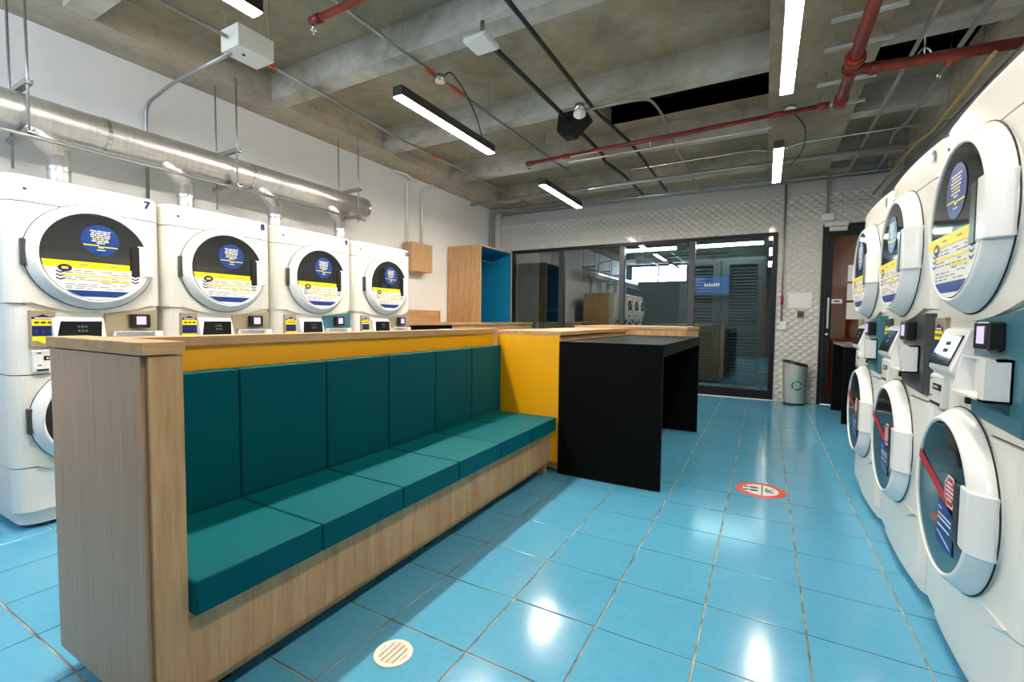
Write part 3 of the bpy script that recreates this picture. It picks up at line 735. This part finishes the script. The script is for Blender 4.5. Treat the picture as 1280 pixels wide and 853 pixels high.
# --- duct on the left wall
DXc, DZc, DR = -4.5, 2.63, .128
du = thing('exhaust_duct', 'round galvanised exhaust duct above the left row of stacks', 'duct', (DXc, 2, DZc-DR))
ys = [-1.4, .35, 1.62, 2.75, 4.25]
for a, b in zip(ys[:-1], ys[1:]):
    bm = B(); tube(bm, [(DXc, a, DZc), (DXc, b, DZc)], DR, 32, b == ys[-1]); obj('duct_section', bm, M_steel, du)
for y in ys[1:-1] + [4.22]:
    bm = B(); tube(bm, [(DXc, y-.012, DZc), (DXc, y+.012, DZc)], DR+.005, 32, False); obj('joint_band', bm, M_chrome, du)
for y in (1.35, 2.17, 3.0, 3.83):
    bm = B(); tube(bm, [(DXc+.03, y-.17, DZc-.04), (DXc+.03, y+.012, 2.385)], .064, 20); tube(bm, [(DXc+.03, y, 2.42), (DXc+.03, y, 2.035+.002)], .062, 20); bt = obj('branch_pipe', bm, M_steel, du)
    bm = B(); tube(bm, [(DXc+.03, y, 2.28), (DXc+.03, y, 2.30)], .066, 20, False); obj('clamp', bm, M_chrome, bt)
run('service_rail', [(-4.33, -1.4, 2.44), (-4.33, 4.1, 2.44)], .014, M_cond, 'thin dark pipe running just below the exhaust duct', 'pipe')
for y, lab in ((1.17, 'nearest duct hanger of two strut bars on threaded rods'), (2.55, 'middle duct hanger of two strut bars on threaded rods'), (4.0, 'farthest duct hanger near the end of the duct')):
    hg = thing('duct_hanger', lab, 'hanger', (DXc, y, 2.46), 'duct hangers')
    for x in (-4.34, -4.68):
        bm = B(); tube(bm, [(x, y, 2.40 if x > -4.5 else 2.28), (x, y, 3.45)], .008, 8); obj('threaded_rod', bm, M_cond, hg)
    for z in (2.465, 2.785):
        bm = B(); bx(bm, -4.72, -4.30, y-.02, y+.02, z-.012, z); bx(bm, -4.72, -4.30, y-.02, y-.016, z, z+.022); bx(bm, -4.72, -4.30, y+.016, y+.02, z, z+.022); obj('strut_bar', bm, M_cond, hg)
# --- white junction box and conduits of the left bay
jb = thing('junction_box', 'white square junction box hanging under the ceiling, top left', 'box', (-3.5, 2.13, 3.22))
obj('casing', box(-3.62, -3.40, 2.02, 2.30, 3.22, 3.38, .004, 1), M_pvc, jb)
bm = B(); tube(bm, [(-3.50, 2.12, 3.215), (-3.50, 2.12, 3.222)], .012, 10); obj('knockout', bm, M_blackp, jb)
for x, y in ((-3.6, 2.05), (-3.6, 2.27), (-3.42, 2.27)):
    bm = B(); tube(bm, [(x, y, 3.38), (x, y, ZS)], .003, 5); obj('wire', bm, M_cond, jb)
c = run('conduit', [(-3.52, -1.5, 3.30), (-3.52, 2.01, 3.30)], .013, M_cond, 'grey conduit entering the white junction box from the camera side', 'conduit', 'ceiling conduits')
c2 = thing('conduit', 'grey conduit leaving the white junction box toward the far wall', 'conduit', (-3.7, 5, 3.28), 'ceiling conduits')
bm = B(); tube(bm, bend(at(3.42, [(-3.60, 2.31, 3.30), (-3.62, 2.9, 3.30), (-3.72, 4.0, 3.30), (-3.74, 6.0, 3.30), (-3.74, 7.5, 3.30)]), .2), .014, 10); obj('pipe', bm, M_cond, c2)
collar(c2, 'coupling', *at(3.42, [(-3.60, 2.31, 3.30), (-3.61, 2.45, 3.30)]), .019, M_orangec); collar(c2, 'coupling', *at(3.42, [(-3.728, 4.62, 3.30), (-3.73, 4.8, 3.30)]), .019, M_orangec)
c3 = thing('conduit', 'grey conduit along the ceiling above the middle pendant, with round box', 'conduit', (-2.45, 3, 3.3), 'ceiling conduits')
bm = B(); tube(bm, at(3.42, [(-2.52, -1.5, 3.30), (-2.50, 3.1, 3.30), (-2.44, 6.0, 3.30)]), .014, 10); obj('pipe', bm, M_cond, c3)
collar(c3, 'coupling', *at(3.42, [(-2.50, 3.02, 3.30), (-2.50, 3.14, 3.30)]), .020, M_orangec); collar(c3, 'coupling', *at(3.42, [(-2.495, 3.36, 3.30), (-2.49, 3.56, 3.30)]), .020, M_orangec)
bm = B(); tube(bm, at(3.42, [(-2.495, 3.21, 3.27), (-2.495, 3.21, 3.325)]), .045, 14); obj('round_box', bm, M_chrome, c3)
bm = B(); tube(bm, bend([(-2.64, 3.42, 3.42), (-2.60, 3.48, 3.52), (-2.62, 3.72, 3.48), (-2.57, 3.9, 3.25), (-2.6, 4.05, 3.09)], .15), .006, 6); obj('cable', bm, M_blackpipe, c3)
run('conduit', bend([(-3.56, 2.06, 3.22), (-4.40, 2.06, 3.20), (-4.87, 2.06, 3.12)], .2)+[Vector((-4.87, 2.06, 2.3))], .014, M_cond, 'grey conduit from the junction box bending down the left wall', 'conduit', 'ceiling conduits', .12)
# --- black pipes, access point, detector
run('black_pipe', at(3.36, [(-1.50, -1.4, 3.30), (-1.52, 4.4, 3.30), (-1.42, 5.4, 3.30), (-1.42, 7.6, 3.30)]), .019, M_blackpipe, 'long straight black pipe along the ceiling, right of the other', 'pipe', 'black ceiling pipes')
run('black_pipe', at(3.36, [(-1.86, 3.0, 3.30), (-1.83, 4.41, 3.30), (-1.82, 5.55, 3.30), (-1.85, 5.75, 3.27), (-1.81, 6.5, 3.30), (-1.80, 7.6, 3.30)]), .022, M_blackpipe, 'black pipe starting at the white access point with a kink', 'pipe', 'black ceiling pipes', .05)
ap = thing('access_point', 'white rounded wireless access point under the ceiling beam', 'device', (-1.9, 2.93, 3.27))
bm = B(); bx(bm, -2.005, -1.80, 2.83, 3.04, 3.262, 3.312); bevel(bm, .022, 3); obj('casing', bm, M_enamel2, ap)
bm = B(); tube(bm, [(-1.9, 2.95, 3.31), (-1.9, 2.95, ZB)], .02, 8); obj('bracket', bm, M_chrome, ap)
bm = B()
for k in range(5): tube(bm, bend([(-1.97+k*.02, 3.02, 3.31), (-1.98+k*.025, 3.05, 3.36), (-1.93+k*.015, 2.98, 3.37)], .05), .004, 5)
obj('cable', bm, M_blackpipe, ap)
sd = thing('smoke_detector', 'round white smoke detector beneath the second beam', 'detector', (-1.66, 4.33, 3.22))
bm = B(); prof = [(.001, 0), (.04, .0), (.058, .014), (.062, .04), (.05, .065), (.001, .066)]
rings = [[bm.verts.new((-1.655+r*math.cos(2*PI*k/24), 4.33+r*math.sin(2*PI*k/24), 3.235+z)) for k in range(24)] for r, z in prof]
for i in range(len(prof)-1):
    for k in range(24): f = bm.faces.new((rings[i][k], rings[i][(k+1) % 24], rings[i+1][(k+1) % 24], rings[i+1][k])); f.smooth = True
bmesh.ops.recalc_face_normals(bm, faces=list(bm.faces)); obj('casing', bm, M_enamel2, sd)
bm = B(); tube(bm, [(-1.655, 4.33, 3.30), (-1.655, 4.33, 3.36)], .05, 14); tube(bm, [(-1.655, 4.33, 3.36), (-1.655, 4.53, ZB)], .01, 6); obj('base_box', bm, M_chrome, sd)
run('conduit', bend(at(3.31, [(-1.62, 4.34, 3.30), (-1.15, 4.36, 3.30), (-1.0, 4.40, 3.30), (-.96, 4.66, 3.30), (-.99, 5.9, 3.30), (-.95, 7.9, 3.30)]), .18), .013, M_cond, 'grey conduit curving away from the smoke detector', 'conduit', 'ceiling conduits', .02)
# black speaker-like hood beside the detector
bm = B(); prism(bm, [(-2.0, 3.45), (-1.72, 3.45), (-1.66, 3.36), (-1.84, 3.20), (-1.96, 3.20), (-2.02, 3.27)], 'y', 4.60, 4.76); bevel(bm, .012, 2)
single('black_hood', bm, M_void, 'black wedge-shaped hood on the ceiling beside the smoke detector', 'device')
# --- red sprinkler pipes
def red(pts, r, lab, joints, heads=()):
    zk = 3.22
    pts = at(zk, pts); joints = [(*at(zk, [p, q]), r_) for p, q, r_ in joints]; heads = at(zk, heads)
    t_ = thing('sprinkler_pipe', lab, 'pipe', pts[0], 'red sprinkler pipes')
    bm = B(); tube(bm, bend(pts, .05), r, 14); obj('pipe', bm, M_redpipe, t_)
    for p, q, rr_ in joints: collar(t_, 'fitting', p, q, rr_, M_redpipe)
    for p in heads:
        bm = B(); tube(bm, [p, (p[0], p[1], p[2]-.03)], .012, 8); tube(bm, [(p[0], p[1], p[2]-.03), (p[0], p[1], p[2]-.034)], .02, 8); tube(bm, [(p[0], p[1], p[2]-.034), (p[0], p[1], p[2]-.06)], .006, 6); obj('sprinkler_head', bm, M_chrome, t_)
    return t_
red([(-2.81, 2.19, 3.3), (-1.0, 2.19, 3.3)], .024, 'short red sprinkler pipe end near the top left pendant', [((-2.82, 2.19, 3.3), (-2.73, 2.19, 3.3), .031)], [(-2.80, 2.19, 3.27)])
red([(-2.80, 5.47, 3.30), (.47, 5.30, 3.30)], .023, 'red sprinkler branch pipe crossing the ceiling to the left', [((-2.82, 5.47, 3.3), (-2.72, 5.465, 3.3), .03), ((-2.3, 5.45, 3.3), (-2.2, 5.445, 3.3), .03), ((.0, 5.325, 3.3), (.1, 5.32, 3.3), .03), ((.37, 5.305, 3.3), (.47, 5.30, 3.3), .034)], [(-2.78, 5.47, 3.27), (-1.2, 5.39, 3.29)])
red([(.55, -1.4, 3.30), (.55, 5.33, 3.30)], .042, 'thick red sprinkler main under the long concrete beam', [((.55, 4.42, 3.3), (.55, 4.68, 3.3), .056), ((.55, 4.46, 3.3), (.55, 4.49, 3.3), .07), ((.55, 4.62, 3.3), (.55, 4.65, 3.3), .07), ((.55, 5.18, 3.3), (.55, 5.33, 3.3), .055)])
red([(.55, 4.60, 3.28), (.68, 4.62, 3.26), (1.66, 4.70, 3.26)], .038, 'red sprinkler branch running right above the machines', [((.66, 4.62, 3.262), (.74, 4.626, 3.26), .048), ((1.18, 4.66, 3.26), (1.22, 4.665, 3.22), .03)], [])
M_zinc = mat('zinc_strut', (.72, .73, .73), .35, .4)
for y, lab in ((3.95, 'zinc strut bar over the red main nearest the camera'), (4.35, 'second zinc strut bar over the red main'), (4.95, 'third zinc strut bar over the red main'), (5.45, 'farthest zinc strut bar over the red main')):
    sb = thing('pipe_strut', lab, 'bracket', (.55, y, 3.34), 'strut bars over the red main')
    bm = B(); bx(bm, .34, .76, y-.014, y+.014, 3.335, 3.358); obj('strut_bar', bm, M_zinc, sb)
    for x in (.40, .70):
        bm = B(); tube(bm, [(x, y, 3.358), (x, y, ZB)], .005, 6); obj('rod', bm, M_cond, sb)
hk = thing('pipe_hanger', 'clevis hanger holding the right red branch pipe', 'hanger', (1.0, 4.65, 3.2))
bm = B(); tube(bm, [(1.0, 4.65, 3.3), (1.0, 4.65, ZS)], .006, 6); tube(bm, bend([(.96, 4.65, 3.22), (.95, 4.65, 3.3), (1.0, 4.65, 3.36), (1.05, 4.65, 3.3), (1.04, 4.65, 3.22)], .04), .007, 6); obj('clevis', bm, M_chrome, hk)
# --- conduits crossing in X
run('conduit', at(3.28, [(-2.3, 5.66, 3.30), (.0, 5.64, 3.30)]), .009, M_pvc, 'thin pale conduit just beyond the red branch pipe', 'conduit', 'ceiling conduits')
run('conduit', at(3.27, [(-1.65, 6.32, 3.30), (-.15, 6.28, 3.30), (.05, 6.35, 3.26), (.3, 6.25, 3.30), (1.6, 6.24, 3.30)]), .009, M_chrome, 'thin zinc conduit passing behind the far right pendant', 'conduit', 'ceiling conduits')
run('vent_pipe', at(3.22, [(-4.7, 6.95, 3.30), (1.4, 6.93, 3.32)]), .03, M_cond, 'grey pipe crossing the ceiling before the far wall', 'pipe')
for k, (z, y, m_) in enumerate(((3.36, 8.18, M_cond), (3.42, 8.22, M_chrome), (3.48, 8.10, M_cond))):
    run('conduit', [(-4.75, y, z), (1.5, y, z)], .014, m_, ['lowest of three conduits along the top of the far wall', 'middle of three conduits along the top of the far wall', 'highest of three conduits along the top of the far wall'][k], 'conduit', 'ceiling conduits')
for k, y in enumerate((7.86, 7.95, 8.04)):
    run('wall_conduit', [(-4.3, y+.1, 3.40), (-4.86, y, 3.40), (-4.86, y, 2.55)], .017, M_cond, ['leftmost of three vertical conduits in the far left corner', 'middle of three vertical conduits in the far left corner', 'rightmost of three vertical conduits in the far left corner'][k], 'conduit', 'corner conduits', .1)
# --- conduits of the right bay, pipes over the right machines
run('conduit', at(3.37, [(.91, -1.4, 3.30), (.92, 7.05, 3.30), (.93, 7.8, 3.30)]), .016, M_cond, 'left of two grey conduits running over the right aisle', 'conduit', 'ceiling conduits')
c5 = thing('conduit', 'right of two grey conduits running over the right aisle', 'conduit', (1.19, 4, 3.28), 'ceiling conduits')
bm = B(); tube(bm, bend(at(3.37, [(1.17, -1.4, 3.30), (1.20, 4.9, 3.30), (1.21, 6.1, 3.30), (1.16, 6.4, 3.30), (1.23, 7.1, 3.30), (1.24, 7.8, 3.30)]), .15), .018, 10); obj('pipe', bm, M_cond, c5)
collar(c5, 'coupling', *at(3.37, [(1.20, 4.78, 3.30), (1.20, 4.9, 3.30)]), .025, M_orangec); collar(c5, 'coupling', *at(3.37, [(1.20, 5.05, 3.30), (1.20, 5.15, 3.30)]), .024, M_chrome)
bm = B(); bx(bm, 1.12, 1.45, 7.15, 7.18, 3.335, 3.352); bx(bm, 1.12, 1.45, 7.0, 7.03, 3.335, 3.352); obj('strut', bm, M_chrome, c5)
gp = thing('gas_pipe', 'yellow gas pipe above the right row of stacks', 'pipe', (1.3, 6.3, 3.0))
bm = B(); tube(bm, bend([(1.28, 4.27, 3.05), (1.32, 5.74, 3.05), (1.27, 6.0, 3.05), (1.27, 8.1, 3.05)], .08), .014, 10); obj('pipe', bm, M_yelpipe, gp)
for y in (5.2, 7.3):
    bm = B(); tube(bm, [(1.29, y, 3.05), (1.29, y, ZS)], .004, 6); obj('hanger', bm, M_cond, gp)
vp = thing('vent_pipe', 'grey vent pipe beside the yellow gas pipe', 'pipe', (1.48, 5, 3.0))
bm = B(); tube(bm, [(1.45, 2.0, 3.05), (1.40, 8.1, 3.05)], .032, 12); obj('pipe', bm, M_cond, vp)
for y in (2.6, 5.0, 7.3):
    bm = B(); tube(bm, [(1.43, y, 3.07), (1.43, y, ZS)], .004, 6); obj('hanger', bm, M_cond, vp)
# --- pvc pipes on the left wall
run('pvc_pipe', bend([(-4.87, 5.15, 3.42), (-4.80, 5.35, 3.42), (-4.80, 5.62, 3.36), (-4.86, 5.45, 3.33), (-4.86, 5.45, 2.42)], .05), .017, M_pvc, 'left white plastic pipe running down to the oak wall box', 'pipe', 'white wall pipes', .01)
run('pvc_pipe', bend([(-4.82, 6.0, 3.44), (-4.82, 5.98, 3.36), (-4.86, 5.80, 3.34), (-4.86, 5.80, 2.42)], .05), .018, M_pvc, 'right white plastic pipe running down to the oak wall box', 'pipe', 'white wall pipes', .01)
# --- far wall fittings
oc = thing('outlet_box', 'white outlet box fed by a dark vertical conduit on far wall', 'outlet', (.245, YF-.03, 1.14))
obj('casing', box(.20, .29, YF-.05, YF-.005, 1.13, 1.26, .004, 1), M_enamel2, oc)
bm = B(); tube(bm, [(.225, YF-.03, 1.26), (.225, YF-.03, 3.4)], .014, 8); obj('conduit', bm, M_cond, oc)
collar(oc, 'marker', (.225, YF-.03, 1.52), (.225, YF-.03, 1.66), .02, M_red)
fr = thing('notice_holder', 'clear wall frame holding a pale sheet above the bin', 'frame', (.46, YF-.02, 1.46))
obj('backing', box(.31, .62, YF-.014, YF-.005, 1.47, 1.70), M_brush, fr); obj('sheet', box(.33, .60, YF-.02, YF-.0145, 1.49, 1.68), M_paper, fr)
cs = thing('call_sensor', 'small brown and white sensor below the notice frame', 'sensor', (.48, YF-.02, 1.32))
obj('plate', box(.435, .525, YF-.03, YF-.005, 1.315, 1.42, .004, 1), mat('brown_plate', lin((110, 82, 66)), .4), cs); obj('lens', box(.462, .50, YF-.034, YF-.03, 1.35, 1.39), M_blackp, cs)
db = thing('door_holder_box', 'white box above the door fed by two conduits', 'box', (.77, YF-.03, 2.79))
obj('casing', box(.69, .85, YF-.06, YF-.005, 2.77, 2.87, .004, 1), M_enamel2, db)
for dx in (-.012, .018):
    bm = B(); tube(bm, bend([(.77+dx, YF-.03, 2.87), (.77+dx, YF-.03, 3.38), (.72+dx, YF-.1, 3.46)], .08), .009, 8); obj('conduit', bm, M_cond, db)
ej = thing('round_ceiling_box', 'round galvanised ceiling box with dark cable by far right pendant', 'box', (.16, 5.62, 3.4))
bm = B(); tube(bm, [(.16, 5.55, 3.41), (.16, 5.55, ZB)], .055, 16); obj('casing', bm, M_chrome, ej)
bm = B(); tube(bm, bend([(.18, 5.58, 3.41), (.32, 5.8, 3.3), (.33, 6.2, 3.2), (.2, 6.5, 3.12)], .2), .006, 6); obj('cable', bm, M_blackpipe, ej)
# --- litter bin
bn = thing('litter_bin', 'brushed steel litter bin with green recycling mark by far wall', 'bin', (.42, 8.08, 0))
def binring(z, s, n=28):
    return [(.425+.148*s*math.cos(2*PI*k/n)*(1.0), 8.13+.12*s*math.sin(2*PI*k/n), z) for k in range(n)]
def loft(bm, rings, mi=0):
    vs = [[bm.verts.new(p) for p in r] for r in rings]; n_ = len(vs[0])
    for i in range(len(vs)-1):
        for k in range(n_): f = bm.faces.new((vs[i][k], vs[i][(k+1) % n_], vs[i+1][(k+1) % n_], vs[i+1][k])); f.smooth = True; f.material_index = mi
    bmesh.ops.recalc_face_normals(bm, faces=list(bm.faces)); return vs
slant = lambda r, dz=0: [(x, y, z+dz-(x-.425)*.22) for x, y, z in r]
bm = B(); vs = loft(bm, [binring(.03, .95), binring(.3, 1.03), slant(binring(.615, 1.13))]); obj('shell', bm, M_brush, bn)
bm = B(); loft(bm, [slant(binring(.61, 1.14)), slant(binring(.645, 1.15)), slant(binring(.645, 1.02)), slant(binring(.5, .9))]); obj('rim', bm, M_black, bn)
bm = B(); vs = loft(bm, [binring(0, .93), binring(.032, .965)]); bm.faces.new(vs[1]); obj('base', bm, M_black, bn)
bm = B()
for a0 in (0, 2*PI/3, 4*PI/3):
    n_ = 8; pts = []
    for k in range(n_+1): a = a0+k*1.75/n_; pts.append((.072*math.cos(a), .072*math.sin(a)))
    for k in range(n_, -1, -1): a = a0+k*1.75/n_; pts.append((.05*math.cos(a), .05*math.sin(a)))
    def onbin(p): x = .45+p[0]; s_ = 1.03; yy = 8.13-.12*1.06*math.sqrt(max(0, 1-((x-.425)/(.148*1.07))**2))-.004; return (x, yy, .30+p[1])
    for k in range(n_): poly(bm, [onbin(pts[k]), onbin(pts[k+1]), onbin(pts[2*n_-k]), onbin(pts[2*n_+1-k])])
facefix(bm); obj('recycling_mark', bm, M_green, bn)
# --- floor sticker and drain
fs = thing('floor_sticker', 'round red and white no-standing floor sticker with footprints', 'sticker', (.015, 3.827, .001))
def disc(r, z, cx, cy, n=40): return [(cx+r*math.cos(2*PI*k/n), cy+r*math.sin(2*PI*k/n), z) for k in range(n)]
bm = B(); poly(bm, disc(.165, .0012, .012, 3.827)); obj('red_disc', bm, M_orange, fs)
bm = B(); poly(bm, disc(.118, .0016, .012, 3.827)); obj('white_disc', bm, M_whitep, fs)
def ell(cx, cy, a, b, z, n=18, rot=0): return [(cx+a*math.cos(2*PI*k/n)*math.cos(rot)-b*math.sin(2*PI*k/n)*math.sin(rot), cy+a*math.cos(2*PI*k/n)*math.sin(rot)+b*math.sin(2*PI*k/n)*math.cos(rot), z) for k in range(n)]
bm = B()
for dy in (-.032, .032):
    poly(bm, ell(-.032, 3.827+dy, .034, .019, .002)); poly(bm, ell(-.083, 3.827+dy, .016, .015, .002))
obj('footprints', bm, M_blackp, fs)
bm = B(); poly(bm, [(.018, 3.71, .0021), (.026, 3.71, .0021), (.026, 3.944, .0021), (.018, 3.944, .0021)]); obj('bar', bm, M_blackp, fs)
bm = B(); poly(bm, ell(.06, 3.82, .022, .035, .002)); obj('green_mark', bm, mat('sage_print', lin((110, 138, 104)), .5), fs)
bm = B(); poly(bm, ell(.085, 3.80, .012, .012, .0022)); poly(bm, ell(.05, 3.87, .01, .012, .0022)); poly(bm, ell(.088, 3.86, .014, .008, .0022)); obj('dark_marks', bm, M_blackp, fs)
dr = thing('floor_drain', 'round white floor drain with slotted grate near the bench', 'drain', (-1.17, 1.235, 0))
cxd, cyd = -1.173, 1.237
bm = B(); n_ = 40
for (ra, za), (rb, zb) in (((.072, .0005), (.070, .004)), ((.070, .004), (.055, .004)), ((.055, .004), (.052, .0008))):
    A_ = disc(ra, za, cxd, cyd); B_ = disc(rb, zb, cxd, cyd)
    for k in range(n_): poly(bm, [A_[k], A_[(k+1) % n_], B_[(k+1) % n_], B_[k]])
obj('rim', bm, mat('drain_white', lin((236, 226, 208)), .4), dr)
bm = B(); poly(bm, disc(.054, .001, cxd, cyd)); obj('well', bm, mat('drain_dark', lin((96, 80, 66)), .7), dr)
gm = bpy.data.materials['drain_white']
bm = B()
for k in range(-2, 3):
    x = k*.0215; hl = math.sqrt(max(0, .054**2-x*x)); bx(bm, cxd+x-.004, cxd+x+.004, cyd-hl, cyd+hl, .001, .0036)
obj('grate_bars', bm, gm, dr)
bm = B()
for k in range(-6, 7):
    y = k*.0085; hl = math.sqrt(max(0, .054**2-y*y)); bx(bm, cxd-hl, cxd+hl, cyd+y-.0017, cyd+y+.0017, .001, .003)
obj('grate_ribs', bm, gm, dr)
clean()
